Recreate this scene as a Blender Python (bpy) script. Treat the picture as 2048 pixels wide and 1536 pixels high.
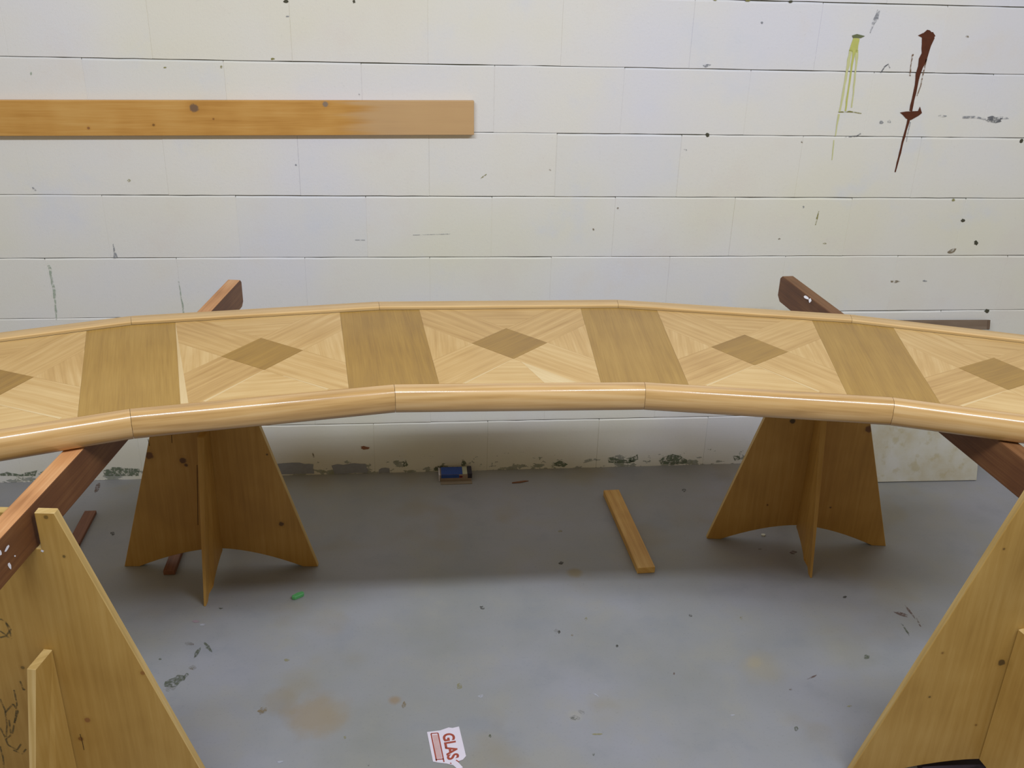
import bpy, bmesh, math, random
from mathutils import Vector, Matrix, noise

for o in list(bpy.data.objects):
    bpy.data.objects.remove(o)
S = bpy.context.scene
COL = S.collection
rnd = random.Random(7)
V = Vector

# ------------------------------------------------------------------ camera
PITCH, YAW, ROLL = 0.4246, -0.1147, 0.0307
CP = V((-0.2736, -3.0988, 1.7560)); FPX = 1937.46
_f = V((-math.sin(YAW)*math.cos(PITCH), math.cos(YAW)*math.cos(PITCH), -math.sin(PITCH)))
_r0 = V((math.cos(YAW), math.sin(YAW), 0)); _u0 = _r0.cross(_f)
_r = _r0*math.cos(ROLL) + _u0*math.sin(ROLL)
_u = -_r0*math.sin(ROLL) + _u0*math.cos(ROLL)
cam = bpy.data.cameras.new('camera'); co = bpy.data.objects.new('camera', cam); COL.objects.link(co)
co.matrix_world = Matrix(((_r.x, _u.x, -_f.x, CP.x), (_r.y, _u.y, -_f.y, CP.y), (_r.z, _u.z, -_f.z, CP.z), (0, 0, 0, 1)))
cam.sensor_width = 36; cam.lens = FPX*36/2048; cam.clip_start = .05; cam.clip_end = 60
S.camera = co

# ------------------------------------------------------------------ world, lamps, exposure
w = bpy.data.worlds.new('world'); S.world = w; w.use_nodes = True
w.node_tree.nodes['Background'].inputs[0].default_value = (1.0, .84, .56, 1)
w.node_tree.nodes['Background'].inputs[1].default_value = .285

def area(name, loc, rot, sx, sy, power, col):
    l = bpy.data.lights.new(name, 'AREA'); l.shape = 'RECTANGLE'; l.size = sx; l.size_y = sy
    l.energy = power; l.color = col
    o = bpy.data.objects.new(name, l); COL.objects.link(o); o.location = loc; o.rotation_euler = rot
    return o
for lx in (-1.05, 1.35):
    area('ceiling_lamp', (lx, -2.55, 3.15), (math.radians(18), 0, 0), 1.9, .16, 55, (.80, .88, 1.0))

S.view_settings.view_transform = 'Standard'; S.view_settings.look = 'None'
S.view_settings.gamma = 1; S.view_settings.use_curve_mapping = False
S.view_settings.exposure = 0.13

# ------------------------------------------------------------------ measuring: a pixel of the photo -> a point of a plane
def _ray(px, py): return _f + _r*((px-1024)/FPX) - _u*((py-768)/FPX)
def on_z(px, py, z=0.0):
    d = _ray(px, py); return CP + d*((z-CP.z)/d.z)
def on_y(px, py, y=0.0):
    d = _ray(px, py); return CP + d*((y-CP.y)/d.y)
def on_plane(px, py, p, n):
    d = _ray(px, py); return CP + d*((V(p)-CP).dot(n)/d.dot(n))

# ------------------------------------------------------------------ materials
def lin(c):
    if isinstance(c, str): c = [int(c[i:i+2], 16)/255 for i in (0, 2, 4)]
    return tuple([(x/12.92 if x <= .04045 else ((x+.055)/1.055)**2.4) for x in c]) + (1,)
class NT:
    def __init__(s, name, rough=.6):
        s.m = bpy.data.materials.new(name); s.m.use_nodes = True; s.t = s.m.node_tree
        s.b = s.t.nodes['Principled BSDF']; s.b.inputs['Roughness'].default_value = rough
    def n(s, typ, **k):
        x = s.t.nodes.new(typ)
        for a, b in k.items(): setattr(x, a, b)
        return x
    def l(s, a, b): s.t.links.new(a, b)
    def setin(s, sock, v):
        if hasattr(v, 'is_linked') or hasattr(v, 'links'): s.l(v, sock)
        else: sock.default_value = v
    def math(s, op, a, b=0., c=0., clamp=False):
        x = s.n('ShaderNodeMath', operation=op, use_clamp=clamp)
        for i, v in enumerate((a, b, c)): s.setin(x.inputs[i], v)
        return x.outputs[0]
    def mix(s, f, a, b, blend='MIX'):
        x = s.n('ShaderNodeMix', data_type='RGBA', blend_type=blend)
        s.setin(x.inputs[0], f); s.setin(x.inputs[6], a); s.setin(x.inputs[7], b)
        return x.outputs[2]
    def noise(s, vec, scale, detail=3, rough=.55, dist=0.):
        x = s.n('ShaderNodeTexNoise'); x.inputs['Scale'].default_value = scale; x.inputs['Detail'].default_value = detail
        x.inputs['Roughness'].default_value = rough; x.inputs['Distortion'].default_value = dist
        s.l(vec, x.inputs['Vector']); return x.outputs['Fac']
    def mapv(s, vec, scale=(1, 1, 1), loc=(0, 0, 0)):
        x = s.n('ShaderNodeMapping'); x.inputs['Scale'].default_value = scale; x.inputs['Location'].default_value = loc
        s.l(vec, x.inputs['Vector']); return x.outputs[0]
    def ramp(s, f, stops):
        x = s.n('ShaderNodeValToRGB'); e = x.color_ramp.elements
        e[0].position, e[0].color = stops[0]; e[1].position, e[1].color = stops[-1]
        for p, c in stops[1:-1]: q = e.new(p); q.color = c
        s.l(f, x.inputs[0]); return x.outputs[0]
    def sstep(s, v, a, b):
        x = s.n('ShaderNodeMapRange', interpolation_type='SMOOTHSTEP')
        s.setin(x.inputs[0], v); x.inputs[1].default_value = a; x.inputs[2].default_value = b
        return x.outputs[0]
    def bump(s, h, strength, dist):
        x = s.n('ShaderNodeBump'); x.inputs['Strength'].default_value = strength; x.inputs['Distance'].default_value = dist
        s.l(h, x.inputs['Height']); s.l(x.outputs[0], s.b.inputs['Normal'])

def wood(name, dark, mid, light, rough=.5, coat=0., knots=(), fade=None, streak=1.0, ring=.5, blot=.25, spec=.5, con=1.0):
    """grain runs along U of the 'grain' uv map (metres); 'tone' shifts a piece lighter or darker"""
    T = NT(name, rough)
    uv = T.n('ShaderNodeUVMap', uv_map='grain').outputs[0]
    ob = T.n('ShaderNodeTexCoord').outputs['Object']
    n0 = T.noise(T.mapv(uv, (1.2, 9, 1)), 1.0, 2, .5)
    sep = T.n('ShaderNodeSeparateXYZ'); T.l(uv, sep.inputs[0])
    rings = T.math('SINE', T.math('ADD', T.math('MULTIPLY', sep.outputs[1], 260.0), T.math('MULTIPLY', n0, 26.0)))
    rings = T.math('MULTIPLY_ADD', rings, .5, .5)
    n1 = T.noise(T.mapv(uv, (7, 210*streak, 1)), 1.0, 4, .6)
    n2 = T.noise(T.mapv(uv, (2.2, 38, 1)), 1.0, 3, .5)
    n3 = T.noise(uv, 7.0, 2, .5)
    f = T.math('MULTIPLY', n1, .42)
    f = T.math('MULTIPLY_ADD', n2, .38, f)
    f = T.math('MULTIPLY_ADD', rings, .16*ring, f)
    f = T.math('MULTIPLY_ADD', n3, blot, f)
    f = T.math('ADD', f, .02-blot*.5-.08*ring)
    f = T.math('MULTIPLY_ADD', T.math('SUBTRACT', f, .42), con, .42)
    tone = T.n('ShaderNodeAttribute', attribute_name='tone').outputs['Fac']
    f = T.math('MULTIPLY_ADD', tone, .22, f)
    c = T.ramp(f, [(.20, lin(dark)), (.42, lin(mid)), (.62, lin(light))])
    if fade:   # a paler, weathered end of the piece (fade = axis, from, to, colour)
        sp = T.n('ShaderNodeSeparateXYZ'); T.l(ob, sp.inputs[0])
        g = T.math('ADD', sp.outputs[fade[0]], T.math('MULTIPLY', T.math('SUBTRACT', n2, .5), .25))
        c = T.mix(T.math('MULTIPLY', T.sstep(g, fade[1], fade[2]), .75), c, lin(fade[3]))
    for (kx, ky, kz, r, col) in knots:
        d = T.n('ShaderNodeVectorMath', operation='DISTANCE'); T.l(ob, d.inputs[0]); d.inputs[1].default_value = (kx, ky, kz)
        dd = T.math('ADD', d.outputs['Value'], T.math('MULTIPLY', T.math('SUBTRACT', T.noise(ob, 90, 2), .5), r*.9))
        halo = T.math('SUBTRACT', 1.0, T.sstep(dd, r*.8, r*2.6))
        core = T.math('SUBTRACT', 1.0, T.sstep(dd, r*.75, r*1.25))
        c = T.mix(T.math('MULTIPLY', halo, .35), c, lin(dark))
        c = T.mix(T.math('MULTIPLY', core, .85), c, lin(col))
    T.l(c, T.b.inputs['Base Color'])
    T.b.inputs['Coat Weight'].default_value = coat; T.b.inputs['Coat Roughness'].default_value = .14
    T.b.inputs['Specular IOR Level'].default_value = spec
    T.bump(n1, .12, .0006)
    return T.m

def flat(name, col, rough=.7, var=.0, spec=.4, alpha=None):
    T = NT(name, rough); ob = T.n('ShaderNodeTexCoord').outputs['Object']
    n = T.noise(ob, 60, 3)
    c = lin(col); d = tuple(x*(1-var) for x in c[:3])+(1,)
    T.l(T.mix(n, d, tuple(min(1, x*(1+var*.6)) for x in c[:3])+(1,)), T.b.inputs['Base Color'])
    T.b.inputs['Specular IOR Level'].default_value = spec
    if alpha:
        n2 = T.noise(ob, 100, 3, .6)
        T.l(T.math('MULTIPLY', T.sstep(n2, .32, .60), alpha), T.b.inputs['Alpha'])
    return T.m

def wall_mat():
    T = NT('white_block_paint', .62); P = T.n('ShaderNodeTexCoord').outputs['Object']
    big = T.noise(T.mapv(P, (1, 1, 1.3)), 1.3, 3, .5)
    mid = T.noise(T.mapv(P, (1, 1, 1), (3, 1, 7)), 4.5, 4, .6)
    fine = T.noise(P, 120, 4, .7)
    pit = T.noise(P, 420, 2, .5)
    c = T.ramp(big, [(.34, lin('e3dfce')), (.5, lin('e3e0da')), (.66, lin('dedde4'))])
    c = T.mix(T.math('MULTIPLY', T.sstep(mid, .54, .72), .40), c, lin('e0d8cf'))
    c = T.mix(T.math('MULTIPLY', T.sstep(mid, .46, .26), .45), c, lin('d6d9e4'))
    c = T.mix(T.math('MULTIPLY', T.sstep(fine, .58, .78), .22), c, lin('a6a79c'))
    # colour of each block differs a little
    vor = T.n('ShaderNodeAttribute', attribute_name='tone').outputs['Fac']
    c = T.mix(T.math('MULTIPLY', T.math('ABSOLUTE', vor), .55), c, T.mix(T.math('GREATER_THAN', vor, 0), lin('cdd2df'), lin('dfd8cc')))
    # flaking foot of the wall where grey floor paint was slapped up
    sp = T.n('ShaderNodeSeparateXYZ'); T.l(P, sp.inputs[0])
    z = sp.outputs[2]
    dn = T.noise(T.mapv(P, (1, 1, 2.2)), 17, 4, .65)
    lim = T.math('MULTIPLY', T.sstep(dn, .47, .72), .085)
    lim = T.math('SUBTRACT', lim, .004)
    foot = T.math('LESS_THAN', z, lim)
    gcol = T.ramp(T.noise(P, 28, 3), [(.35, lin('5d6a55')), (.5, lin('7d8489')), (.7, lin('8e9184'))])
    c = T.mix(T.math('MULTIPLY', foot, .85), c, gcol)
    foot_tone = T.math('MULTIPLY', T.math('SUBTRACT', 1.0, T.sstep(z, .0, .24)), T.math('MULTIPLY_ADD', mid, .5, .25))
    c = T.mix(T.math('MULTIPLY', foot_tone, .45), c, lin('c0bca0'))  # wall turns duller and yellower towards the floor
    T.l(c, T.b.inputs['Base Color'])
    h = T.math('MULTIPLY_ADD', pit, .35, T.math('MULTIPLY', fine, 1.0))
    T.bump(h, .35, .0012)
    return T.m

def floor_mat():
    T = NT('grey_floor_paint', .5); P = T.n('ShaderNodeTexCoord').outputs['Object']
    big = T.noise(P, 1.6, 4, .55); mid = T.noise(T.mapv(P, (1, 1, 1), (5, 2, 0)), 6, 5, .6); fine = T.noise(P, 140, 4, .7)
    tan = T.noise(T.mapv(P, (1, 1, 1), (1.7, 9.2, 0)), 3.0, 3, .5)
    c = T.ramp(big, [(.3, lin('8a8a86')), (.5, lin('919193')), (.7, lin('9797a0'))])
    c = T.mix(T.math('MULTIPLY', T.sstep(mid, .48, .68), .35), c, lin('9a968a'))
    c = T.mix(T.math('MULTIPLY', T.sstep(mid, .48, .30), .35), c, lin('80848c'))
    c = T.mix(T.math('MULTIPLY', T.sstep(tan, .56, .72), .45), c, lin('8d8268'))
    c = T.mix(T.math('MULTIPLY', T.sstep(fine, .55, .8), .35), c, lin('63645f'))
    for (px, py, r, col, k) in ((645, 1430, .085, '94805e', .55), (1525, 1335, .075, '9a917a', .45), (1510, 1325, .03, 'a5987a', .4),
                                (560, 1400, .05, '8d7f66', .35), (1690, 1300, .09, '8c8878', .35), (790, 1400, .02, '8f6f3c', .5), (1150, 1145, .03, '8d7c4c', .6),
                                (640, 970, .09, '8f8674', .35), (1150, 1430, .03, 'a29d90', .5)):
        p = on_z(px, py, 0)
        d = T.n('ShaderNodeVectorMath', operation='DISTANCE'); T.l(P, d.inputs[0]); d.inputs[1].default_value = p
        dd = T.math('ADD', d.outputs['Value'], T.math('MULTIPLY', T.math('SUBTRACT', mid, .5), r*2.2))
        c = T.mix(T.math('MULTIPLY', T.math('SUBTRACT', 1.0, T.sstep(dd, r*.3, r*1.1)), k), c, lin(col))
    T.l(c, T.b.inputs['Base Color'])
    T.b.inputs['Specular IOR Level'].default_value = .35
    T.l(T.math('MULTIPLY_ADD', mid, .25, .38), T.b.inputs['Roughness'])
    T.bump(fine, .2, .0008)
    return T.m

M = {}
M['wall'] = wall_mat()
M['crack'] = flat('mortar_crack', '6e6c5c', .9, .2)
M['floor'] = floor_mat()
M['marq'] = wood('oak_marquetry', 'b0884c', 'c7a164', 'd6b57c', .36, .12, ring=.5, blot=.25, con=1.0)
M['sap'] = wood('pale_sapwood', 'c8a974', 'd6ba88', 'e0c899', .4, .1, ring=.2, blot=.1)
M['band'] = wood('walnut_toned_veneer', '8a662a', 'a27c34', 'b28c42', .38, .12, ring=.15, blot=.18, streak=1.3)
M['rail'] = wood('oak_rail', 'a67f4a', 'c49c64', 'd2ae7a', .25, .6, ring=1.0, blot=.2)
M['brail'] = wood('oak_back_rail', 'bb935a', 'd2ac72', 'dfbe88', .38, .12, ring=.4, blot=.15)
M['core'] = wood('counter_core', '6f5230', '8c6a40', '9d7b4c', .7)
M['gap'] = flat('dark_groove_shade', '3a2a16', .9)
M['beamL'] = wood('stained_stud', '4f2c16', '71432199'[:6], '8b5a30', .55, ring=.3, blot=.4)
M['white_fleck'] = flat('white_paint_fleck', 'e4e2ea', .6)

# ------------------------------------------------------------------ mesh helpers
def tag(o, label=None, cat=None, group=None, kind=None):
    if label: o['label'] = label
    if cat: o['category'] = cat
    if group: o['group'] = group
    if kind: o['kind'] = kind
    return o
def empty(name, loc=(0, 0, 0), rz=0., **k):
    o = bpy.data.objects.new(name, None); COL.objects.link(o); o.location = loc; o.rotation_euler = (0, 0, rz)
    o.empty_display_size = .05
    tag(o, **k); return o
class B:
    """collects geometry with a grain direction and a tone per face, builds ONE mesh object"""
    def __init__(s):
        s.bm = bmesh.new(); s.uv = s.bm.loops.layers.uv.new('grain'); s.tn = s.bm.faces.layers.float.new('tone')
    def face(s, pts, grain=(1, 0, 0), tone=0., off=None, mi=0, vs=None, smooth=False):
        vs = vs or [s.bm.verts.new(p) for p in pts]
        try: f = s.bm.faces.new(vs)
        except ValueError: return None
        f.normal_update(); s.setf(f, grain, tone, off, mi); f.smooth = smooth
        return f
    def setf(s, f, grain, tone, off, mi=0):
        g = V(grain).normalized(); n = f.normal.copy()
        if abs(g.dot(n)) > .9: g = n.orthogonal().normalized()
        u = (g - n*g.dot(n)).normalized(); v = n.cross(u); off = off or (0, 0)
        for l in f.loops: l[s.uv].uv = (l.vert.co.dot(u)+off[0], l.vert.co.dot(v)+off[1])
        f[s.tn] = tone; f.material_index = mi
    def prism(s, poly, axis, a, b, grain=(1, 0, 0), tone=0., off=None, mi_side=0, smooth_side=False, side_tone=None):
        """poly: list of 2-D points; axis 'x','y','z' is the extrusion axis, from a to b"""
        def p3(p, h): return {'z': (p[0], p[1], h), 'y': (p[0], h, p[1]), 'x': (h, p[0], p[1])}[axis]
        A = [s.bm.verts.new(p3(p, a)) for p in poly]; Bv = [s.bm.verts.new(p3(p, b)) for p in poly]
        fs = [s.bm.faces.new(A), s.bm.faces.new(Bv[::-1])]
        n = len(poly); sd = []
        for i in range(n):
            sd.append(s.bm.faces.new((A[(i+1) % n], A[i], Bv[i], Bv[(i+1) % n])))
        al = fs+sd
        bmesh.ops.recalc_face_normals(s.bm, faces=al)
        for f in fs: s.setf(f, grain, tone, off, 0)
        for f in sd: s.setf(f, grain, tone if side_tone is None else side_tone, off, mi_side)
        return al
    def box(s, lo, hi, grain=(1, 0, 0), tone=0., off=None):
        return s.prism([(lo[0], lo[1]), (hi[0], lo[1]), (hi[0], hi[1]), (lo[0], hi[1])], 'z', lo[2], hi[2], grain, tone, off)
    def build(s, name, mats, parent=None, bevel=0., seg=2, angle=30):
        me = bpy.data.meshes.new(name); s.bm.to_mesh(me); s.bm.free()
        for m in (mats if isinstance(mats, (list, tuple)) else [mats]): me.materials.append(m)
        o = bpy.data.objects.new(name, me); COL.objects.link(o)
        if parent: o.parent = parent
        if bevel:
            b = o.modifiers.new('bevel', 'BEVEL'); b.width = bevel; b.segments = seg; b.limit_method = 'ANGLE'
            b.angle_limit = math.radians(angle); b.harden_normals = False
        return o

# ================================================================== SETTING
# ---- block wall: every course a row of blocks, lips catch the light
H, W = .2032, .4064
bw = B(); rw = random.Random(3)
X0, X1 = -4.0, 4.6
for r in range(0, 16):
    z0 = r*H; z1 = z0+H
    ph = 0 if r % 2 == 0 else H
    n0 = int(math.floor((X0-ph)/W))
    for k in range(n0, int((X1-ph)/W)+1):
        xa = ph+k*W; xb = xa+W
        y = -rw.random()*.0012; tone = rw.choice((0, 0, 0, rw.uniform(-.3, .3)))
        g = .0014+rw.random()*.0018; cx = .0007+rw.random()*.0008; ct = .0035+rw.random()*.0025
        # front face, split lengthwise so the bed joint wavers
        NS = 8; xs = [xa+cx+(W-2*cx)*i/NS for i in range(NS+1)]
        jt = [rw.uniform(-.0009, .0009) for _ in xs]
        zb = z0+.0002; zt = z1-g-ct
        bot = [bw.bm.verts.new((x, y, zb+j*.6)) for x, j in zip(xs, jt)]
        bbk = [bw.bm.verts.new((x, y+.006, zb+j*.6)) for x, j in zip(xs, jt)]
        top = [bw.bm.verts.new((x, y, zt+j)) for x, j in zip(xs, jt)]
        tbk = [bw.bm.verts.new((x, y+ct*.7, z1-g+j)) for x, j in zip(xs, jt)]
        tbb = [bw.bm.verts.new((x, y+.006, z1-g+j)) for x, j in zip(xs, jt)]
        for i in range(NS):
            for a, b_, m in ((bot, top, 0), (top, tbk, 0), (tbk, tbb, 0), (bbk, bot, 1)):
                f = bw.bm.faces.new((a[i], a[i+1], b_[i+1], b_[i])); f[bw.tn] = tone; f.material_index = m
        for side, x, xo in ((0, xs[0], xa), (NS, xs[-1], xb)):
            q = [(x, y, zb), (xo, .0006, zb), (xo, .0006, z1-g), (x, y, zt)]
            f = bw.bm.faces.new([bw.bm.verts.new(p) for p in (q if side else q[::-1])]); f[bw.tn] = tone
bw.face([(X0, .004, 0), (X1, .004, 0), (X1, .004, 16*H), (X0, .004, 16*H)], mi=1)
bw.face([(X0, .20, 0), (X1, .20, 0), (X1, .20, 16*H), (X0, .20, 16*H)])
wall = bw.build('wall_back', [M['wall'], M['crack']]); tag(wall, kind='structure')

fl = B(); fl.face([(X0, -6.5, 0), (X1, -6.5, 0), (X1, .2, 0), (X0, .2, 0)])
floor = fl.build('floor', M['floor']); tag(floor, kind='structure')

# ---- marks that belong to the wall and the floor (paint runs, scuffs)
def blob2d(rx, ry, n=14, jag=.25, rng=rnd):
    return [(math.cos(t)*rx*(1+rng.uniform(-jag, jag)), math.sin(t)*ry*(1+rng.uniform(-jag, jag))) for t in [2*math.pi*i/n for i in range(n)]]
def wall_poly(name, pts, mat, d=.0018):
    b = B(); p3 = [on_y(x, y, -d) for x, y in pts]
    a = sum((p3[i].x*p3[(i+1) % len(p3)].z-p3[(i+1) % len(p3)].x*p3[i].z) for i in range(len(p3)))
    if a < 0: p3 = p3[::-1]
    b.face(p3); o = b.build(name, mat, wall); return o
def wall_blob(name, px, py, rx, ry, mat, rot=0., n=14, jag=.3):
    c, s = math.cos(rot), math.sin(rot)
    return wall_poly(name, [(px+x*c-y*s, py+x*s+y*c) for x, y in blob2d(rx, ry, n, jag)], mat)
def wall_streak(name, path, mat, jag=.15):
    """path: (px, py, half width px); edges wobble"""
    L, R = [], []; q = []
    for i in range(len(path)-1):
        a, b_ = path[i], path[i+1]; n = max(1, int(math.hypot(b_[0]-a[0], b_[1]-a[1])/9))
        for k in range(n): q.append(tuple(a[j]+(b_[j]-a[j])*k/n for j in range(3)))
    q.append(path[-1])
    for i, (x, y, h) in enumerate(q):
        a = q[max(0, i-1)]; b_ = q[min(len(q)-1, i+1)]; dx, dy = b_[0]-a[0], b_[1]-a[1]; l = math.hypot(dx, dy) or 1
        nx, ny = dy/l, -dx/l; j1 = 1+rnd.uniform(-jag, jag)*2; j2 = 1+rnd.uniform(-jag, jag)*2
        L.append((x+nx*h*j1, y+ny*h*j1)); R.append((x-nx*h*j2, y-ny*h*j2))
    b = B()
    for i in range(len(q)-1):
        b.face([on_y(*p, -.0018) for p in (L[i], L[i+1], R[i+1], R[i])])
    return b.build(name, mat, wall)
mk_rust = flat('rust_brown_run', '5a2c18', .5, .35); mk_rust2 = flat('thin_rust_run', '7c5b3e', .6, .3, alpha=0.85)
mk_yel = flat('yellow_run', 'c3c46e', .6, .15); mk_yel2 = flat('pale_yellow_run', 'cfcf98', .6, .12)
mk_dk = flat('dark_speck', '4c4a3a', .8, .3); mk_gr = flat('grey_smudge', '8e929a', .8, .3, alpha=0.65); mk_dgr = flat('dark_grey_smudge', '6a6c72', .8, .3, alpha=0.85)
mk_grn = flat('green_grey_streak', 'a9b8a6', .8, .2, alpha=0.7); mk_brn = flat('brown_smudge', '86775f', .8, .3, alpha=0.8); mk_olv = flat('olive_line', '8f8a4a', .7, .2, alpha=0.8)
# brown run
wall_streak('rust_run', [(1857, 60, 3), (1855, 68, 12), (1856, 76, 13), (1854, 90, 10.5), (1850, 108, 8.5), (1846, 120, 7.5), (1841, 134, 6), (1836, 150, 4), (1832, 170, 3), (1829, 186, 3), (1826, 200, 3.2), (1822, 222, 3)], mk_rust, .12)
wall_poly('rust_run', [(1836, 71), (1846, 66), (1866, 64), (1871, 72), (1860, 79), (1846, 76)], mk_rust, .0022)
wall_poly('rust_run', [(1800, 225), (1812, 223), (1836, 222), (1840, 213), (1844, 226), (1838, 231), (1822, 240), (1812, 237), (1806, 230)], mk_rust, .0022)
wall_streak('rust_run', [(1818, 236, 3), (1812, 260, 2.4), (1805, 285, 2), (1798, 315, 1.8), (1790, 344, 1.2)], mk_rust, .15)
wall_streak('thin_run', [(1826, 108, 1.8), (1822, 130, 1), (1820, 152, 1.6)], mk_rust2)
wall_streak('thin_run', [(1853, 118, 1.3), (1847, 145, 1.2), (1842, 170, 1), (1834, 192, .8)], mk_rust2)
wall_streak('thin_run', [(1821, 244, 1.2), (1815, 270, 1), (1813, 284, .9)], mk_gr)
# yellow run
wall_poly('yellow_run', [(1704, 71), (1714, 68), (1730, 72), (1722, 76), (1706, 76)], flat('dark_green_edge', '6b7150', .7, .2), .0024)
wall_streak('yellow_run', [(1714, 76, 6), (1710, 90, 8), (1707, 104, 8)], mk_yel, .1)
for p in ([(1702, 100, 3), (1696, 130, 3), (1691, 160, 2.2), (1684, 200, 1.8), (1679, 224, 1.5)],
          [(1708, 104, 2.5), (1704, 130, 2.2), (1699, 165, 2), (1694, 200, 1.8), (1691, 222, 1.6)],
          [(1714, 100, 3), (1713, 125, 2), (1710, 150, 1.8), (1707, 185, 1.4), (1703, 215, 1)]):
    wall_streak('yellow_run', p, mk_yel2 if p[0][0] != 1708 else mk_yel)
wall_streak('olive_tick', [(1677, 224, 1.3), (1700, 223, 1.5), (1723, 227, .9)], mk_olv)
wall_streak('yellow_run', [(1678, 228, 1.6), (1674, 250, 1.4), (1671, 272, 1.2)], mk_yel2)
wall_streak('yellow_run', [(1668, 280, .9), (1664, 320, .8)], mk_yel2)
# smudges and specks
wall_blob('dark_smudge', 1988, 239, 16, 6, mk_dgr, .05); wall_blob('smudge', 2003, 236, 14, 3, mk_gr)
wall_streak('smudge', [(1925, 234, 2), (1950, 235, 3), (1972, 238, 2)], mk_gr, .3)
for x, y, rx, ry, m, a in ((1415, 270, 4, 4, mk_dk, 0), (1524, 45, 2.5, 2.5, mk_gr, 0), (1414, 131, 8, 3, mk_gr, -.2), (1926, 441, 4, 3.5, mk_dk, 0), (1952, 486, 4, 4.5, mk_dk, 0),
        (1904, 502, 10, 5, mk_brn, -.5), (1907, 400, 3.5, 3, mk_olv, 0), (2043, 282, 4, 4, mk_dk, 0), (1581, 3, 5, 3, mk_dk, 0), (1495, 1, 5, 3, mk_olv, 0), (1430, 0, 4, 2, mk_olv, 0), (572, 3, 5, 3.5, mk_dk, 0),
        (575, 33, 3.5, 2, mk_gr, 0), (708, 3, 3, 3, mk_dk, 0), (443, 134, 3, 3, mk_olv, 0), (545, 118, 4, 2, mk_olv, 0), (258, 361, 3, 3, mk_olv, 0), (967, 353, 8, 1.6, mk_olv, -.6), (68, 378, 5, 2, mk_gr, .8),
        (1371, 300, 3, 2, mk_gr, .4), (1790, 563, 10, 2.4, mk_brn, 0), (1974, 622, 4.5, 4, mk_dk, 0), (1236, 417, 2.2, 2.2, mk_brn, 0), (1187, 459, 2, 2, mk_brn, 0), (1850, 562, 4, 2, mk_gr, 0),
        (730, 896, 9, 3.2, flat('red_brown_speck', '8a5a3c', .8), .1), (718, 190, 2, 3, mk_gr, 0), (1558, 478, 2.5, 1.5, mk_brn, 0), (1607, 414, 2, 2.5, mk_gr, 0), (1650, 487, 4, 1.4, mk_olv, 0), (1935, 73, 3, 2.4, mk_brn, 0),
        (330, 135, 3.5, 1.6, mk_olv, 0), (62, 147, 2, 3, mk_grn, 0), (592, 330, 2.5, 2, mk_gr, 0), (1100, 340, 2, 2, mk_brn, 0), (1763, 245, 4, 4, mk_gr, 0), (1778, 243, 4, 3.5, mk_gr, 0), (1885, 232, 9, 2, mk_gr, 0), (1604, 284, 2.5, 2, mk_brn, 0)):
    wall_blob('speck', x, y, rx, ry, m, a, 10, .3)
wall_streak('scratch', [(1762, 145, 1), (1770, 133, 1.2), (1777, 128, 1.3), (1780, 136, .9)], mk_dgr)
wall_streak('smear', [(1757, 20, 3), (1751, 38, 3.5), (1744, 55, 2), (1740, 66, 1)], mk_gr, .3)
wall_streak('scratch', [(1690, 274, 1), (1714, 272, 1), (1722, 267, 1.6)], mk_dgr)
wall_streak('streak', [(1638, 422, 1), (1634, 436, 1.6), (1631, 450, .8)], mk_olv, .3)
wall_streak('streak', [(97, 530, 4), (104, 558, 3.4), (110, 595, 2.4), (113, 640, 1)], mk_grn, .3)
wall_streak('streak', [(226, 488, .8), (229, 504, 2), (231, 516, 3.4)], mk_gr, .25)
wall_streak('streak', [(357, 560, 1), (362, 590, 1.4), (368, 630, 1.6)], mk_grn, .3)
wall_streak('scratch', [(710, 480, .7), (730, 480, .7)], mk_gr)
wall_streak('scratch', [(826, 470, .5), (900, 468, .6)], mk_gr)
wall_streak('streak', [(625, 905, 1), (628, 915, 1.5)], mk_brn)
# grey floor paint daubed on the foot of the wall
mk_foot = flat('grey_paint_daub', '9597a0', .7, .2); mk_foot2 = flat('green_grey_paint_daub', '6f7a66', .8, .35, alpha=0.95)
for pts, m in (([(548, 928), (600, 926), (626, 929), (628, 946), (560, 948)], mk_foot), ([(664, 930), (700, 928), (731, 927), (736, 940), (734, 947), (668, 947)], mk_foot),
               ([(757, 940), (768, 935), (779, 937), (780, 946), (757, 947)], mk_foot), ([(1318, 921), (1330, 912), (1345, 908), (1358, 910), (1372, 920), (1376, 925), (1350, 929), (1322, 928)], mk_foot2),
               ([(1215, 916), (1228, 914), (1240, 920), (1270, 922), (1262, 926), (1218, 926)], mk_foot2), ([(1252, 917), (1264, 914), (1275, 909), (1276, 918), (1264, 925)], mk_foot2),
               ([(205, 942), (225, 934), (262, 936), (280, 938), (276, 952), (212, 954)], mk_foot2), ([(0, 948), (14, 944), (40, 949), (74, 940), (70, 956), (0, 960)], mk_foot2),
               ([(806, 924), (812, 920), (816, 930), (808, 934)], mk_foot2), ([(925, 918), (931, 922), (933, 930), (922, 931)], mk_foot2), ([(1100, 932), (1120, 922), (1136, 928), (1128, 934)], mk_foot2),
               ([(1466, 912), (1476, 910), (1480, 918), (1470, 921)], mk_foot2), ([(870, 934), (886, 930), (880, 940), (868, 942)], mk_foot2)):
    j = []
    for i in range(len(pts)):
        a, b_ = pts[i], pts[(i+1) % len(pts)]
        for k in range(3): j.append((a[0]+(b_[0]-a[0])*k/3+rnd.uniform(-1.3, 1.3), min(a[1]+(b_[1]-a[1])*k/3+rnd.uniform(-1.3, 1.3), 952)))
    o = wall_poly('paint_daub', j, m, .0016)
    for v in o.data.vertices: v.co.z = max(v.co.z, .0005)

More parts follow.
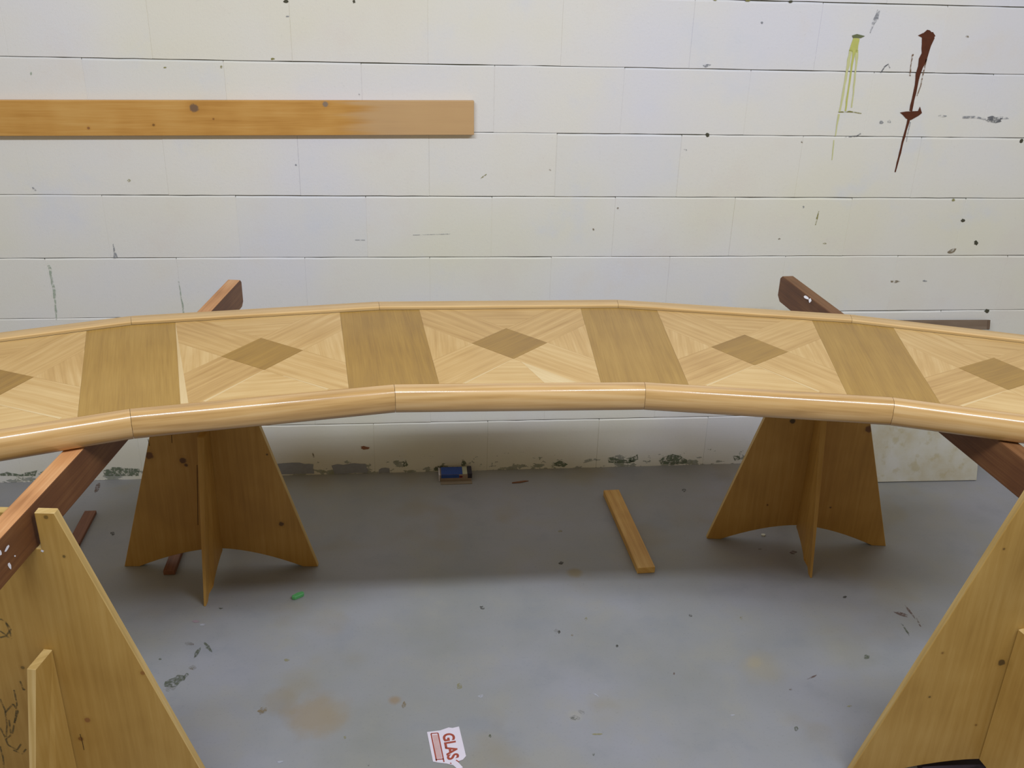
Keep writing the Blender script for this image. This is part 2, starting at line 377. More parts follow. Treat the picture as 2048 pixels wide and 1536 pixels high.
def floor_blob(name, px, py, rx, ry, mat, rot=0., n=12, jag=.35):
    c, s = math.cos(rot), math.sin(rot); b = B()
    b.face([on_z(px+x*c-y*s, py+x*s+y*c, .0006) for x, y in blob2d(rx, ry, n, jag)][::-1])
    return b.build(name, mat, floor)
f_dk = flat('dark_floor_speck', '4a4840', .8, .3, alpha=0.8); f_wh = flat('white_floor_fleck', 'b9bac4', .7, .2, alpha=0.8); f_tan = flat('tan_floor_mark', '8e7a55', .8, .3, alpha=0.6)
f_gr = flat('green_grey_scuff', '5e6450', .8, .4, alpha=0.7); f_red = flat('red_brown_scuff', '6f5348', .8, .3, alpha=0.65); f_lt = flat('light_floor_scuff', '9b9a98', .8, .2, alpha=0.6); f_yel = flat('yellow_floor_fleck', '9a9260', .8, alpha=0.6)
for x, y, rx, ry, m, a in ((964, 1215, 4.5, 3, f_dk, .4), (1118, 1264, 3, 3, f_dk, 0), (1113, 1262, 5, 4, f_lt, 0), (1234, 1292, 3, 2.5, f_dk, 0), (1381, 1231, 3.5, 2, f_dk, .5), (1483, 1236, 3, 2.5, f_yel, 0),
        (919, 1372, 5, 6, f_yel, .6), (808, 1410, 4, 7, f_tan, .2), (1149, 1436, 9, 5, f_lt, 0), (1148, 1437, 5, 3, f_gr, 0), (1192, 1390, 7, 1.3, f_wh, .6), (1348, 1347, 1.5, 3, f_red, 0),
        (1690, 1194, 4, 3, f_dk, 0), (1802, 1228, 14, 4, f_red, .3), (1822, 1226, 16, 2, f_red, .9), (1838, 1246, 10, 1.5, f_red, 1.1), (1812, 1260, 16, 1.8, f_gr, 1.0), (1733, 1314, 5, 4, f_gr, 0), (1582, 1379, 3, 2, f_red, 0), (1699, 1412, 5, 2, f_yel, 0),
        (1592, 1457, 4, 5, f_gr, 0), (1625, 1354, 10, 1.6, f_red, -.4), (378, 1287, 8, 4, f_lt, 0), (382, 1288, 6, 2.4, f_red, .1), (394, 1306, 11, 3.4, f_gr, -1.0), (416, 1294, 10, 4, f_gr, .9), (386, 1335, 8, 4, f_lt, 0), (385, 1337, 5, 2.5, f_tan, 0),
        (350, 1362, 22, 9, f_gr, -.35), (371, 1352, 9, 4, f_gr, -.8), (340, 1376, 12, 6, f_lt, -.3), (320, 1318, 3, 1.5, f_gr, 0), (405, 1249, 8, 2, f_wh, 0), (392, 1243, 7, 3, flat('faint_pink_fleck', '98868e', .8), 0),
        (442, 1216, 4, 2, f_gr, 0), (526, 1421, 10, 8, f_tan, -.5), (573, 1320, 6, 3, f_yel, 0), (690, 1475, 3, 3, f_yel, 0), (980, 1472, 2.5, 3, f_gr, 0), (1195, 1468, 9, 2, f_yel, 0), (1187, 1508, 3, 3, f_gr, 0), (1164, 1424, 8, 3, f_lt, .4),
        (1172, 1238, 2.5, 4, f_yel, 0), (1145, 1270, 2.5, 2, f_tan, 0), (1123, 1126, 5, 3, f_dk, 0), (1368, 980, 4, 3, f_dk, 0), (1120, 1062, 4, 2, f_yel, 0), (225, 1067, 5, 4, f_dk, 0), (195, 975, 4, 10, f_red, .5), (560, 1524, 9, 2.5, f_wh, 0),
        (1465, 1430, 4, 1.4, f_wh, 0), (1910, 1213, 4, 4, f_red, 0), (738, 1530, 2, 3, f_dk, 0), (1520, 1098, 4, 1.4, f_lt, 0), (1586, 1105, 7, 4, f_red, 0), (962, 1392, 5, 3, f_wh, 0)):
    floor_blob('scuff', x, y, rx, ry, m, a)

# ================================================================== BAR COUNTER
ZT, ZB = .860, .800
J = [(-1.372, -1.410), (-.853, -1.221), (-.310, -1.120), (.256, -1.131), (.799, -1.235), (1.313, -1.437)]
G = [(-1.557, -.959), (-.969, -.733), (-.352, -.639), (.297, -.639), (.907, -.772), (1.491, -1.008)]
J = [V(p) for p in J]; G = [V(p) for p in G]
bar = empty('bar_counter', (0, -.88, ZB), label='long curved light oak counter top with diamond marquetry laid across two brown studs', cat='counter top')
BO = V((0, -.88, ZB))
def miters(P, sign):
    out = []
    for i in range(len(P)):
        d = []
        if i > 0: d.append((P[i]-P[i-1]).normalized())
        if i < len(P)-1: d.append((P[i+1]-P[i]).normalized())
        n = [V((-q.y, q.x))*sign for q in d]
        if len(n) == 1: out.append(n[0])
        else:
            m = (n[0]+n[1]).normalized(); out.append(m/m.dot(n[0]))
    return out
MJ = miters(J, -1); MG = miters(G, 1)
def L3(p, z): return V((p.x, p.y, z))-BO
def loft(P, Mt, i, prof, name, mat, r, smooth_from=None, tone=0.):
    """a rail piece of one facet: the profile (offset, z) carried from joint i to joint i+1, with a hairline at each mitre"""
    b = B(); d = (P[i+1]-P[i]).normalized()
    ends = []
    for k, s in ((i, 1), (i+1, -1)):
        ends.append([b.bm.verts.new(L3(P[k]+Mt[k]*o+d*s*.0004, z)) for o, z in prof])
    n = len(prof); fs = []
    for j in range(n):
        fs.append(b.bm.faces.new((ends[0][j], ends[0][(j+1) % n], ends[1][(j+1) % n], ends[1][j])))
    fs += [b.bm.faces.new(ends[0]), b.bm.faces.new(ends[1][::-1])]
    bmesh.ops.recalc_face_normals(b.bm, faces=fs)
    off = (r.uniform(0, 9), r.uniform(0, 9))
    for q, f in enumerate(fs):
        b.setf(f, (d.x, d.y, 0), tone, off)
        f.smooth = q < n
    # continuous v round the profile
    for j in range(n):
        s0 = sum((V(prof[k])-V(prof[k-1])).length for k in range(1, j+1)); s1 = s0+(V(prof[(j+1) % n])-V(prof[j])).length
        f = fs[j]
        for l in f.loops:
            jj = ends[0].index(l.vert) if l.vert in ends[0] else ends[1].index(l.vert)
            vv = s0 if jj == j else s1
            uu = 0 if l.vert in ends[0] else (P[i+1]-P[i]).length
            l[b.uv].uv = (uu+off[0], vv+off[1])
    o = b.build(name, mat, bar)
    e = o.modifiers.new('split', 'EDGE_SPLIT'); e.split_angle = math.radians(40)
    return o
# core slab under the veneer
b = B(); b.prism([tuple(p+V(m)*-.004) for p, m in zip(J, MJ)]+[tuple(p+V(m)*-.004) for p, m in zip(G[::-1], MG[::-1])], 'z', ZB+.004, ZT-.006, tone=-.2)
for v in b.bm.verts: v.co -= BO
core = b.build('core_board', M['core'], bar)
# dark strip painted as the shade in the groove between veneer and back rail
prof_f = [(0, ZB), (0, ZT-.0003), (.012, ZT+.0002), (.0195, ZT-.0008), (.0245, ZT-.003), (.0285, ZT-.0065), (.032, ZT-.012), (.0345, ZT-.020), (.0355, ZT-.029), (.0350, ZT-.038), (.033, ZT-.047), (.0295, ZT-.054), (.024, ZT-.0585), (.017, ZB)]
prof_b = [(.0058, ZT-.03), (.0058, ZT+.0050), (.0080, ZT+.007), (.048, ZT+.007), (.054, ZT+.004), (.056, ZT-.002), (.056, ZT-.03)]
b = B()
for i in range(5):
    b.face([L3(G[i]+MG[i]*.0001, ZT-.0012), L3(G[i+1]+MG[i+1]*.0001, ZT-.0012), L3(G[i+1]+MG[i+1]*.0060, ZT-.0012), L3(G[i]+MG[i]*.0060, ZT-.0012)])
b.build('groove_shade', M['gap'], bar)
rr = random.Random(21)
tones = [.1, -.15, .15, -.1, .25]
for i in range(5):
    loft(J, MJ, i, prof_f, 'bullnose_rail', M['rail'], rr, tone=tones[i])
    loft(G, MG, i, prof_b, 'back_rail', M['brail'], rr, tone=.1*tones[i])
# bands across each joint, marquetry panels between them
def lerp(a, b_, t): return a+(b_-a)*t
def along(P, i, dist):
    """point at distance dist from joint i along the polyline (sign = direction)"""
    if dist >= 0 and i+1 < len(P): return P[i]+(P[i+1]-P[i]).normalized()*dist
    if dist < 0 and i > 0: return P[i]+(P[i-1]-P[i]).normalized()*(-dist)
    return P[i]
def slab(b, poly, grain, tone, r, z0=ZT-.006, z1=ZT, inset=.0003, mi=0):
    c = sum(poly, V((0, 0)))/len(poly)
    q = [p+(c-p).normalized()*inset for p in poly]
    fs = b.prism([tuple(p-V((0, BO.y))) for p in q], 'z', z0-BO.z, z1-BO.z, (grain.x, grain.y, 0), tone, (r.uniform(0, 9), r.uniform(0, 9)))
    for f in fs: f.material_index = mi
ri = random.Random(5)
offO = [.105]*6; offI = [.100]*6
for i in range(6):
    b = B(); poly = []
    o_ = [along(G, i, -offO[i]), G[i], along(G, i, offO[i])]; n_ = [along(J, i, offI[i]), J[i], along(J, i, -offI[i])]
    if i == 0: o_ = [G[0], o_[2]]; n_ = [n_[0], J[0]]
    if i == 5: o_ = [o_[0], G[5]]; n_ = [J[5], n_[2]]
    g = (G[i]-J[i]).normalized()
    slab(b, o_+n_, g, ri.uniform(-.2, .2), ri)
    b.build('inlay_band', M['band'], bar)
def cross2(a, b_): return a.x*b_.y-a.y*b_.x
def hit(p, d, quad):
    best = None
    for k in range(4):
        a, c = quad[k], quad[(k+1) % 4]; e = c-a; den = cross2(d, e)
        if abs(den) < 1e-9: continue
        t = cross2(a-p, e)/den; s = cross2(a-p, d)/den
        if t > 1e-6 and -1e-6 <= s <= 1+1e-6 and (best is None or t < best[0]): best = (t, k+s, p+d*t)
    return best
for i in range(5):
    TL, TR = along(G, i, .105), along(G, i+1, -.105); BL, BR = along(J, i, .100), along(J, i+1, -.100)
    quad = [TL, TR, BR, BL]
    cen = (TL+TR+BR+BL)/4+V((0, -.002)); u = ((TR-TL).normalized()+(BR-BL).normalized()).normalized(); v = V((-u.y, u.x))
    Lp, Rp, Tp, Bp = cen-u*.094, cen+u*.094, cen+v*.101, cen-v*.101
    # each diamond side runs on to the panel edge in both directions
    hT1 = hit(Tp, (Tp-Rp), quad); hT2 = hit(Tp, (Tp-Lp), quad)      # from the back corner: to upper left / upper right
    hR1 = hit(Rp, (Rp-Bp), quad); hR2 = hit(Rp, (Rp-Tp), quad)
    hB1 = hit(Bp, (Bp-Lp), quad); hB2 = hit(Bp, (Bp-Rp), quad)
    hL1 = hit(Lp, (Lp-Tp), quad); hL2 = hit(Lp, (Lp-Bp), quad)
    def walk(h0, h1):
        """panel corners passed going round from h0 to h1 in the order of quad"""
        a, c = h0[1], h1[1]; out = []
        if c < a: c += 4
        k = math.floor(a)+1
        while k < c-1e-9: out.append(quad[k % 4]); k += 1
        return out
    b = B()
    d1 = (Rp-Bp).normalized(); d2 = (Rp-Tp).normalized()
    pieces = [([Tp, hT1[2]]+walk(hT1, hT2)+[hT2[2]], u, 0.0), ([Rp, hR1[2]]+walk(hR1, hR2)+[hR2[2]], v, .15),
              ([Bp, hB1[2]]+walk(hB1, hB2)+[hB2[2]], u, .45), ([Lp, hL1[2]]+walk(hL1, hL2)+[hL2[2]], v, .2),
              ([Tp, hT2[2]]+walk(hT2, hR1)+[hR1[2], Rp], d1, -.15), ([Rp, hR2[2]]+walk(hR2, hB1)+[hB1[2], Bp], d2, .1),
              ([Bp, hB2[2]]+walk(hB2, hL1)+[hL1[2], Lp], d1, -.2), ([Lp, hL2[2]]+walk(hL2, hT1)+[hT1[2], Tp], d2, -.1)]
    for poly, g, tn in pieces:
        slab(b, poly, g, tn+ri.uniform(-.22, .22), ri)
    # pale sapwood strips along the front edges of the cross
    def strip(p, h, wdt, side, t0=.0, t1=1.):
        q = h[2]; d = (q-p).normalized(); n = V((-d.y, d.x))*side; p0 = p+(q-p)*t0; p1 = p+(q-p)*t1-d*.004
        slab(b, [p0, p1, p1+n*wdt, p0+n*.0015], d, 0, ri, ZT-.004, ZT+.0003, mi=1)
    strip(Bp, hB2, .007, 1, .0, 1.)
    if i == 2: slab(b, [lerp(Bp, hB1[2], .12), hB1[2], hB1[2]-u*.075], (hB1[2]-Bp).normalized(), 0, ri, ZT-.004, ZT+.0003, mi=1)
    if i == 1: strip(Bp, hB1, .007, 1, .30, 1.)
    if i in (0, 3): strip(Bp, hB1, .007, 1, .0, 1.)
    if i == 1:
        p0 = TL; p1 = BL; slab(b, [p0, p1, p1+u*.016], v, 0, ri, ZT-.004, ZT+.0003, mi=1)
    b.build('marquetry_panel', [M['marq'], M['sap']], bar)
    b = B(); slab(b, [Lp, Tp, Rp, Bp], d1, -.25+ri.uniform(-.2, .1), ri, z1=ZT+.0002)
    b.build('inlay_diamond', M['band'], bar)

# ================================================================== BROWN STUDS
def stud(name, pts, zb, zt, wdt, label, mats, cut):
    """pts: near and far point of the centre line; far end has its corners sawn off"""
    a, c = V(pts[0]), V(pts[1]); L = (c-a).length; ang = math.atan2(c.y-a.y, c.x-a.x)
    o = None; b = B()
    prof = [(0, 0), (L-cut[1], 0), (L, cut[1]*.8), (L, zt-zb-cut[0]*.8), (L-cut[0], zt-zb), (0, zt-zb)]
    b.prism(prof, 'y', -wdt/2, wdt/2, (1, 0, 0), 0, (2.3, .4))
    for f in b.bm.faces:
        if f.normal.z > .7: f.material_index = 1
    o = b.build(name, mats, None, .0025, 2)
    o.location = (a.x, a.y, zb); o.rotation_euler = (0, 0, ang)
    tag(o, label, 'beam', 'brown studs under the counter')
    return o
stud_side = wood('brown_stud_side', '52301a', '6e4425', '855b35', .55, ring=.25, blot=.35)
stud_top = wood('lit_stud_top', 'a06c40', 'c48c5a', 'd8a878', .5, ring=.25, blot=.5)  # lighter copy of the stud colour, light from above painted into its top
studL = stud('wooden_stud', ((-1.091, -2.25), (-.805, -.175)), .712, .7985, .038, 'brown stained stud under the left end of the counter, white paint flecks on its side', [stud_side, stud_top], (.012, .016))
studR = stud('wooden_stud', ((1.076, -2.20), (.958, -.165)), .712, .7985, .038, 'brown stained stud under the right end of the counter, poking out near the drip stains', [stud_side, wood('dark_stud_top', '5c3a1e', '7a5230', '8c6440', .55, ring=.25, blot=.35)], (.014, .02))
def fleck_on(o, pts, face, name='paint_fleck'):
    """flecks on a stud: pixels cast onto its side (+y or -y face) or top"""
    mw = Matrix.Translation(o.location) @ o.rotation_euler.to_matrix().to_4x4(); inv = mw.inverted()
    for (x, y, rx, ry, rot) in pts:
        n = (mw.to_3x3() @ V((0, face[1], face[2]))).normalized(); p = mw @ V((0, face[1]*.0195, .0435 if face[2] == 0 else .0870))
        c, s = math.cos(rot), math.sin(rot); b = B()
        q = [inv @ on_plane(x+a*c-e*s, y+a*s+e*c, p, n) for a, e in blob2d(rx, ry, 9, .3)]
        b.face(q if face[1] < 0 else q[::-1]); b.build(name, M['white_fleck'], o)
fleck_on(studL, [(14, 1097, 2.6, 8, .5), (1, 1106, 3, 5, 0), (19, 1131, 3, 7, -.3), (30, 1112, 1.8, 1.8, 0)], (0, -1, 0))
fleck_on(studR, [(1612, 595, 5.5, 3, .6), (1620, 601, 2.5, 4, .3)], (0, 0, 1))

# ================================================================== CROSSED-PLATE STANDS
HS = .79
def arch(hw0, foot, apex, n=16):
    pts = []
    e = hw0-foot
    for i in range(n+1):
        x = e-2*e*i/n; pts.append((x, apex*(1-(abs(x)/e)**1.7)))
    return pts
ply_edge = wood('plywood_edge', 'a8894e', 'bd9d60', 'cdb078', .6, ring=.8, streak=.8, blot=.2)
def stand(loc, rz, rzf, k, fz, label, face_cols, knots=(), apex=.066):
    root = empty('plywood_stand', (loc[0], loc[1], 0), 0, label=label, cat='stand', group='crossed plywood stands under the studs')
    t = .018
    mat = wood('pine_ply_face', *face_cols, .55, 0, [(x, y, z, r, c) for x, y, z, r, c in knots], ring=.45, blot=.6, streak=.7, con=.6)
    hw0 = .062+k*HS
    poly = [(hw0, 0)]+[(.062, HS), (.0255, HS), (.0255, .7115), (-.0255, .7115), (-.0255, HS), (-.062, HS), (-hw0, 0)]+[(-x, z) for x, z in arch(hw0, .045, apex)]
    b = B(); fs = b.prism(poly, 'y', -t/2, t/2, (0, 0, 1), 0, (rnd.uniform(0, 9), rnd.uniform(0, 9)), mi_side=1)
    up = b.build('upright_plate', [mat, ply_edge], root, .0012, 1); up.rotation_euler = (0, 0, rz)
    hf = .068+.29*fz
    for sgn in (-1, 1):
        # brace: front (towards the camera) and back half of the crossing plate
        pr = [(sgn*(t/2+.0004), fz), (sgn*.068, fz), (sgn*hf, 0), (sgn*(hf-.022), 0)]
        for i in range(9):
            q = i/8; x = (hf-.022)*(1-q)+(t/2+.0004)*q; pr.append((sgn*x, .06*(1-(x/(hf-.022))**1.7)))
        b = B(); b.prism(pr, 'x', -t/2, t/2, (0, 0, 1), .1, (rnd.uniform(0, 9), rnd.uniform(0, 9)), mi_side=0 if loc[1] > -1 else 1)
        for v_ in b.bm.verts:
            if v_.co.z < .03 and abs(v_.co.y) > hf-.05: v_.co.x *= .35
        o = b.build('cross_brace', [mat, ply_edge], root, .0012, 1); o.rotation_euler = (0, 0, rzf)
    return root, up
def plate_local(px, py, loc, rz, ly=-.009):
    n = V((math.sin(rz), -math.cos(rz), 0)); p = V((loc[0], loc[1], 0))+n*(-ly)
    w_ = on_plane(px, py, p, n)-V((loc[0], loc[1], 0)); c, s = math.cos(-rz), math.sin(-rz)
    return V((w_.x*c-w_.y*s, w_.x*s+w_.y*c, w_.z))
near_c = ('99722f', 'b08a45', 'bf9b58'); far_c = ('9a7030', 'b48840', 'c49a54')
def kn(l, loc, rz):
    out = []
    for px, py, r, c in l:
        p = plate_local(px, py, loc, rz); out.append((p.x, p.y, p.z, r, c))
    return out
sNL = ((-.985, -1.496), -.10); sNR = ((1.036, -1.516), -.08); sFL = ((-.857, -.5445), -.063); sFR = ((.977, -.523), -.135)
st1, up1 = stand(*sNL, -.22, .325, .478, 'large near plywood stand at the lower left, pencil scribbles on its face', near_c, kn([(128, 1113, .003, '5f4a20'), (285, 1346, .005, '8a5a24'), (45, 1335, .004, '6b5526'), (175, 1440, .006, '8a5a30'), (92, 1035, .004, '6a5020'), (162, 1478, .005, '7a4e20')], *sNL))
st2, up2 = stand(*sNR, .22, .308, .436, 'large near plywood stand at the lower right, dark round knot on its face', near_c, kn([(2003, 1325, .008, '453418'), (1859, 1394, .003, '5f4a20'), (1885, 1306, .003, '7f5c28'), (1952, 1450, .003, '7f5c28'), (2008, 1098, .003, '6a4c20')], *sNR), apex=.058)
st3, up3 = stand(*sFL, -.075, .292, .476, 'far plywood stand beneath the left half of the counter, two red knots near its top', far_c, kn([(298, 911, .012, '5c3418'), (366, 921, .010, '50301a'), (563, 1048, .008, '4f331a'), (534, 909, .003, '3f2a12'), (372, 930, .005, '50301a')], *sFL))
st4, up4 = stand(*sFR, -.135, .292, .476, 'far plywood stand beneath the right half of the counter, long crack down its middle', far_c, kn([(1738, 858, .012, '5c341a'), (1585, 842, .009, '1c140c'), (1535, 1010, .003, '5a3a18'), (1661, 1015, .003, '4f331a')], *sFR))
def marks_on(up, s, paths, name, mat, hw=.001):
    for path in paths:
        b = B(); q = [plate_local(x, y, *s, ly=-.0094) for x, y in path]
        for i in range(len(q)-1):
            d = (q[i+1]-q[i]); n = V((-d.z, 0, d.x)).normalized()*hw
            b.face([q[i]-n, q[i+1]-n, q[i+1]+n, q[i]+n])
        b.build(name, mat, up)
pencil = flat('pencil_grey', '6d6040', .8, .2, alpha=0.7); crackm = flat('dark_crack', '3f2a14', .9, .2)
marks_on(up1, sNL, [[(0, 1238), (10, 1242), (17, 1256), (24, 1278)], [(0, 1262), (9, 1268), (18, 1276)], [(0, 1275), (12, 1272), (22, 1258), (12, 1246)],
    [(0, 1398), (10, 1420), (14, 1450), (12, 1478), (22, 1470), (18, 1440)], [(28, 1380), (34, 1410), (30, 1440), (24, 1470)], [(0, 1455), (8, 1470), (16, 1490), (34, 1500), (42, 1488)], [(40, 1362), (47, 1380), (50, 1378)],
    [(0, 1492), (6, 1515), (8, 1535)], [(26, 1500), (44, 1508), (52, 1498)], [(10, 1425), (26, 1408), (36, 1422), (28, 1448)]], 'pencil_mark', pencil, .0018)
marks_on(up1, sNL, [[(82, 1101), (87, 1103)]], 'paint_fleck', M['white_fleck'], .0022)
marks_on(up1, sNL, [[(160, 1468), (165, 1485), (168, 1500)]], 'crack', crackm, .0006)
marks_on(up3, sFL, [[(394, 930), (395, 985), (396, 1050)], [(428, 996), (434, 1035), (441, 1082)], [(343, 870), (344, 886)], [(296, 878), (299, 892)]], 'crack', crackm, .0008)
marks_on(up4, sFR, [[(1614, 955), (1609, 985), (1602, 1020), (1597, 1045)]], 'crack', crackm, .001)
for q in range(1): pass

# ================================================================== WALL BOARD
bd_mat = wood('orange_pine_board', 'a8702c', 'c48d48', 'd4a468', .5, 0,
              [(-.60, 0, 0, .013, '5f4632')], fade=None, ring=.5, blot=.5)
pA = on_y(948, 202, -.021); pB = on_y(948, 270, -.021); pC = on_y(0, 201, -.021)
ang = math.atan2(pC.z-pA.z, pC.x-pA.x)-math.pi
hgt = pA.z-pB.z
def wb(px, py):
    w_ = on_y(px, py, -.021)-V((pA.x, 0, pA.z)); c, s = math.cos(-ang), math.sin(-ang)
    # local: x along, z up (rotation about y)
    return (w_.x*c-w_.z*s, w_.x*s+w_.z*c)
ks = []
for px, py, r, c in ((388, 216, .012, '6b5548'), (651, 208, .008, '80756c'), (307, 250, .004, '7a5426'), (177, 256, .004, '8a5a34'), (427, 238, .003, '8a5a2a')):
    x, z = wb(px, py); ks.append((x, -.021, z, r, c))
bd_mat = wood('orange_pine_board', 'b57f36', 'c8944a', 'd2a35c', .5, 0, ks, fade=(0, -.42, -.30, 'c6a57c'), ring=.3, blot=.5)
b = B(); b.box((-1.9, -.021, -hgt), (0, -.0015, 0), (1, 0, 0), 0, (1, 2))
board = b.build('wall_board', bd_mat, None, .0012, 1); board.location = (pA.x, 0, pA.z); board.rotation_euler = (0, -ang, 0)
tag(board, 'orange pine board fixed flat along the white block wall at upper left', 'board')

# ================================================================== LEANING SHEET on the right
sp0 = on_z(1935, 960, 0); topR = on_y(1975, 640, -.012)
th = math.atan2(-(sp0.y)-.012, topR.z)       # lean towards the wall
Ls = math.hypot(topR.z, -sp0.y-.012); wS = .56
sheet = empty('leaning_panel', (sp0.x, sp0.y, 0.0012), label='pale whitewashed plywood sheet leaning on the wall behind the far right stand', cat='panel')
sheet.rotation_euler = (-th, 0, math.radians(-1.0))
T = NT('whitewashed_ply', .7); ob = T.n('ShaderNodeTexCoord').outputs['Object']
c = T.ramp(T.noise(T.mapv(ob, (1, 1, 1)), 9, 4, .6), [(.35, lin('b5ab93')), (.5, lin('bcb7a8')), (.68, lin('c2bfb8'))])
c = T.mix(T.math('MULTIPLY', T.sstep(T.noise(ob, 26, 3), .55, .7), .4), c, lin('a3925f')); T.l(c, T.b.inputs['Base Color'])
b = B(); b.box((-wS, -.009, 0), (0.03, 0, Ls-.0345), (0, 0, 1)); b.build('sheet_face', T.m, sheet, .001, 1)
b = B(); b.box((-wS, -.0105, Ls-.034), (0.03, 0, Ls), (1, 0, 0), -.2)
b.box((.020, -.0118, Ls-.033), (0.0295, -.0106, Ls-.001), (1, 0, 0), -1.2)
b.build('edge_strip', wood('grey_brown_edge', '6b5644', '7d6a58', '8c7c6c', .7), sheet)

# ================================================================== LOOSE STICKS on the floor
def stick(name, cor, z, label, mat, grp=None):
    """cor: four pixels of the top face (far-left, far-right, near-right, near-left)"""
    P = [on_z(x, y, z) for x, y in cor]
    c = (P[0]+P[1]+P[2]+P[3])/4; d = ((P[0]+P[1])-(P[2]+P[3])); L = d.length/2; ang = math.atan2(d.y, d.x)
    wd = ((P[1]-P[0]).cross(d.normalized())).length
    b = B(); b.box((-L/2, -wd/2, 0), (L/2, wd/2, z-.0006), (1, 0, 0), 0, (rnd.uniform(0, 9), 1))
    o = b.build(name, mat, None, .0012, 1); o.location = (c.x, c.y, .0006); o.rotation_euler = (0, 0, ang)
    tag(o, label, 'stick', grp); return o
sk = wood('pale_batten', 'b07f38', 'cb9c50', 'dcb56c', .55, 0, ring=.4, blot=.4)
stick('wooden_batten', ((1207, 980), (1238, 979), (1310, 1133), (1276, 1137)), .022, 'pale yellow wood batten lying alone on the floor near the middle', sk)
dk = wood('red_brown_batten', '5a3622', '7a4d34', '8d6044', .6, 0, ring=.3)
stick('wooden_batten', ((169, 1022), (193, 1020), (110, 1180), (82, 1182)), .012, 'reddish brown stick on the floor behind the near left stand', dk)
stick('wooden_batten', ((366, 1040), (388, 1038), (349, 1140), (326, 1143)), .016, 'short dark red stick under the arch of the far left stand', dk)

# ================================================================== SMALL THINGS
# flattened blue carton by the wall
cp = on_z(880, 960, 0); ct = empty('small_carton', (cp.x+.062, -.045, 0), 0, label='small blue carton with a pale band, lying against the foot of the wall', cat='carton')
b = B(); b.box((-.062, -.028, .0006), (.050, .026, .026)); b.build('carton_body', flat('carton_board', '9c8a7c', .8, .2), ct, .0015, 1)
b = B(); b.box((-.058, -.0265, .0262), (.0185, .026, .0275)); b.box((-.058, -.0292, .0135), (.006, -.0281, .0262)); b.build('blue_label', flat('blue_print', '2c4fa0', .45, .3), ct)
b = B(); b.box((.0188, -.0265, .0262), (.036, .026, .0278)); b.build('pale_band', flat('pale_green_white', 'b4b6a0', .6, .1), ct)
b = B(); b.box((.0365, -.0285, .010), (.0525, .027, .030)); b.build('dark_end_flap', flat('dark_navy', '35323f', .6, .2), ct, .001, 1)
b = B(); b.box((-.0665, -.030, .0006), (-.0622, .026, .027)); b.build('white_side_flap', flat('white_card', 'c6c3cf', .7), ct)
b = B(); b.box((.007, -.0294, .014), (.018, -.0282, .021)); b.build('red_mark', flat('dark_red', '6e2030', .6), ct)
b = B(); b.box((-.060, -.052, .0006), (.052, -.0285, .0018)); b.build('open_flap', flat('dull_card', '8f8272', .8, .1), ct)
# green chip
gp = on_z(597, 1195, 0); b = B()
b.prism([(-.019, -.008), (-.010, -.011), (.015, .001), (.017, .009), (.011, .014), (-.003, .010), (-.018, .000)], 'z', .0006, .011)
gc = b.build('green_chip', flat('bright_green_plastic', '5aa865', .45, .1), None, .001, 1); gc.location = (gp.x, gp.y, 0); gc.rotation_euler = (0, 0, .15)
tag(gc, 'small bright green plastic chip on the floor right of the far left stand', 'chip')
wp = on_z(1526, 1071, 0); b = B(); b.prism([(-.007, -.002), (.001, -.006), (.008, -.001), (.006, .005), (-.004, .006)], 'z', .0006, .004)
wc = b.build('white_chip', flat('white_chip', 'd4d6cc', .6), None); wc.location = (wp.x, wp.y, 0)
tag(wc, 'tiny white chip on the floor under the far right stand', 'chip')
sv = on_z(1040, 965, 0); b = B(); b.prism([(-.03, -.006), (.0, -.004), (.032, .006), (.02, .009), (-.01, .003), (-.028, -.001)], 'z', .0006, .003)
so = b.build('wood_shaving', flat('orange_shaving', '80553a', .7, .2), None); so.location = (sv.x, sv.y, 0)
tag(so, 'thin orange wood sliver on the floor just right of the blue carton', 'wood sliver')
# low dark shape filling the arch of the near right stand
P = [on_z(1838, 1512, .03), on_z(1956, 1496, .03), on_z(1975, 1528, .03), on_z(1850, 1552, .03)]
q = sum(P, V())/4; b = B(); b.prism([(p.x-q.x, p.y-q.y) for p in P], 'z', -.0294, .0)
db = b.build('dark_shape', flat('dark_plum', '30242c', .9, .2), None, .002, 2); db.location = (q.x, q.y, .03)
tag(db, 'small dark shape on the floor seen through the arch of the near right stand', 'block')
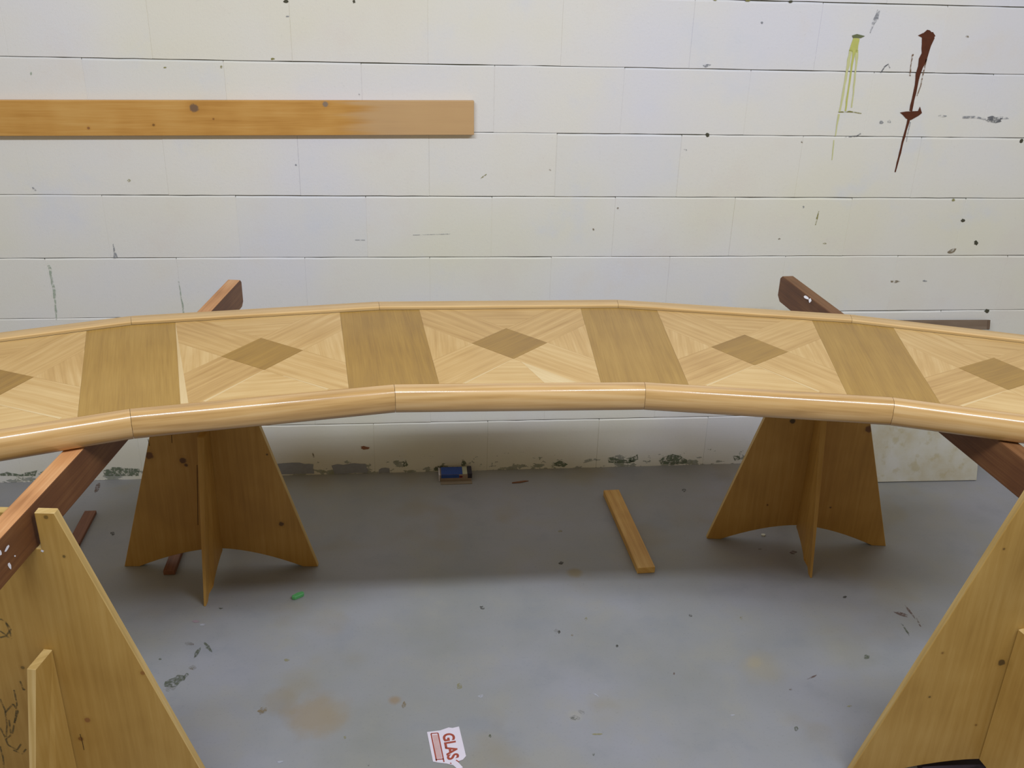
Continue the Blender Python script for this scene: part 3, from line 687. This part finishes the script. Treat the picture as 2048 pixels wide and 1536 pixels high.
# torn label with red lettering
LP = [(854, 1464), (880, 1461), (897, 1455), (905, 1456), (918, 1453), (925, 1482), (932, 1512), (926, 1519), (915, 1523), (926, 1535), (915, 1538), (906, 1530), (893, 1527), (876, 1525), (866, 1523)]
lc = on_z(890, 1492, 0); lab = empty('torn_label', (lc.x, lc.y, 0), 0, label='torn white paper label printed GLAS in red, lying on the grey floor', cat='label')
b = B(); b.prism([(p.x-lc.x, p.y-lc.y) for p in [on_z(x, y, .001) for x, y in LP]], 'z', .0006, .0012)
b.build('paper', flat('white_paper', 'dcd3de', .7, .06), lab)
red = flat('red_print', 'a04a38', .7, .15)
def strip2(b, a, c, wd, z=.0014):
    p, q = on_z(*a, z)-lc, on_z(*c, z)-lc; d = (q-p).normalized(); n = V((-d.y, d.x, 0))*wd/2
    p.z = q.z = z; n.z = 0
    vs = [p-n, q-n, q+n, p+n]; b.face(vs)
b = B()
for a, c_ in (((862, 1467), (876, 1466)), ((862, 1467), (873, 1522)), ((876, 1466), (888, 1524)), ((871, 1519), (887, 1518))): strip2(b, a, c_, .0032)
b.build('printed_frame', red, lab)
b = B(); b.face([on_z(x, y, .0013)-lc for x, y in ((865, 1470), (875, 1469), (884, 1516), (873, 1517))][::-1]); b.build('printed_fill', flat('faded_pink_print', 'c9a6a4', .7, .15), lab)
cu = bpy.data.curves.new('glas', 'FONT'); cu.body = 'GLAS'; cu.size = 1; cu.offset = .032
to = bpy.data.objects.new('tmp', cu); COL.objects.link(to); bpy.context.view_layer.update()
me = bpy.data.meshes.new_from_object(to.evaluated_get(bpy.context.evaluated_depsgraph_get()))
bpy.data.objects.remove(to)
xs = [v.co.x for v in me.vertices]; ys = [v.co.y for v in me.vertices]; x0, x1, y0, y1 = min(xs), max(xs), min(ys), max(ys)
# text box corners in the photo: start/baseline, end/baseline, start/cap, end/cap
c00, c10, c01, c11 = [on_z(x, y, 0)-lc for x, y in ((884, 1469), (895, 1522), (908, 1466), (919, 1516))]
for v in me.vertices:
    a = (v.co.x-x0)/(x1-x0); e = (v.co.y-y0)/(y1-y0)
    p = (c00*(1-a)+c10*a)*(1-e)+(c01*(1-a)+c11*a)*e; v.co = (p.x, p.y, .0015)
me.materials.clear(); me.materials.append(red)
tx = bpy.data.objects.new('printed_word', me); COL.objects.link(tx); tx.parent = lab
b = B()
for a, c_ in (((912, 1520), (918, 1524)), ((900, 1526), (903, 1527))): strip2(b, a, c_, .003)
b.build('printed_fragment', red, lab)
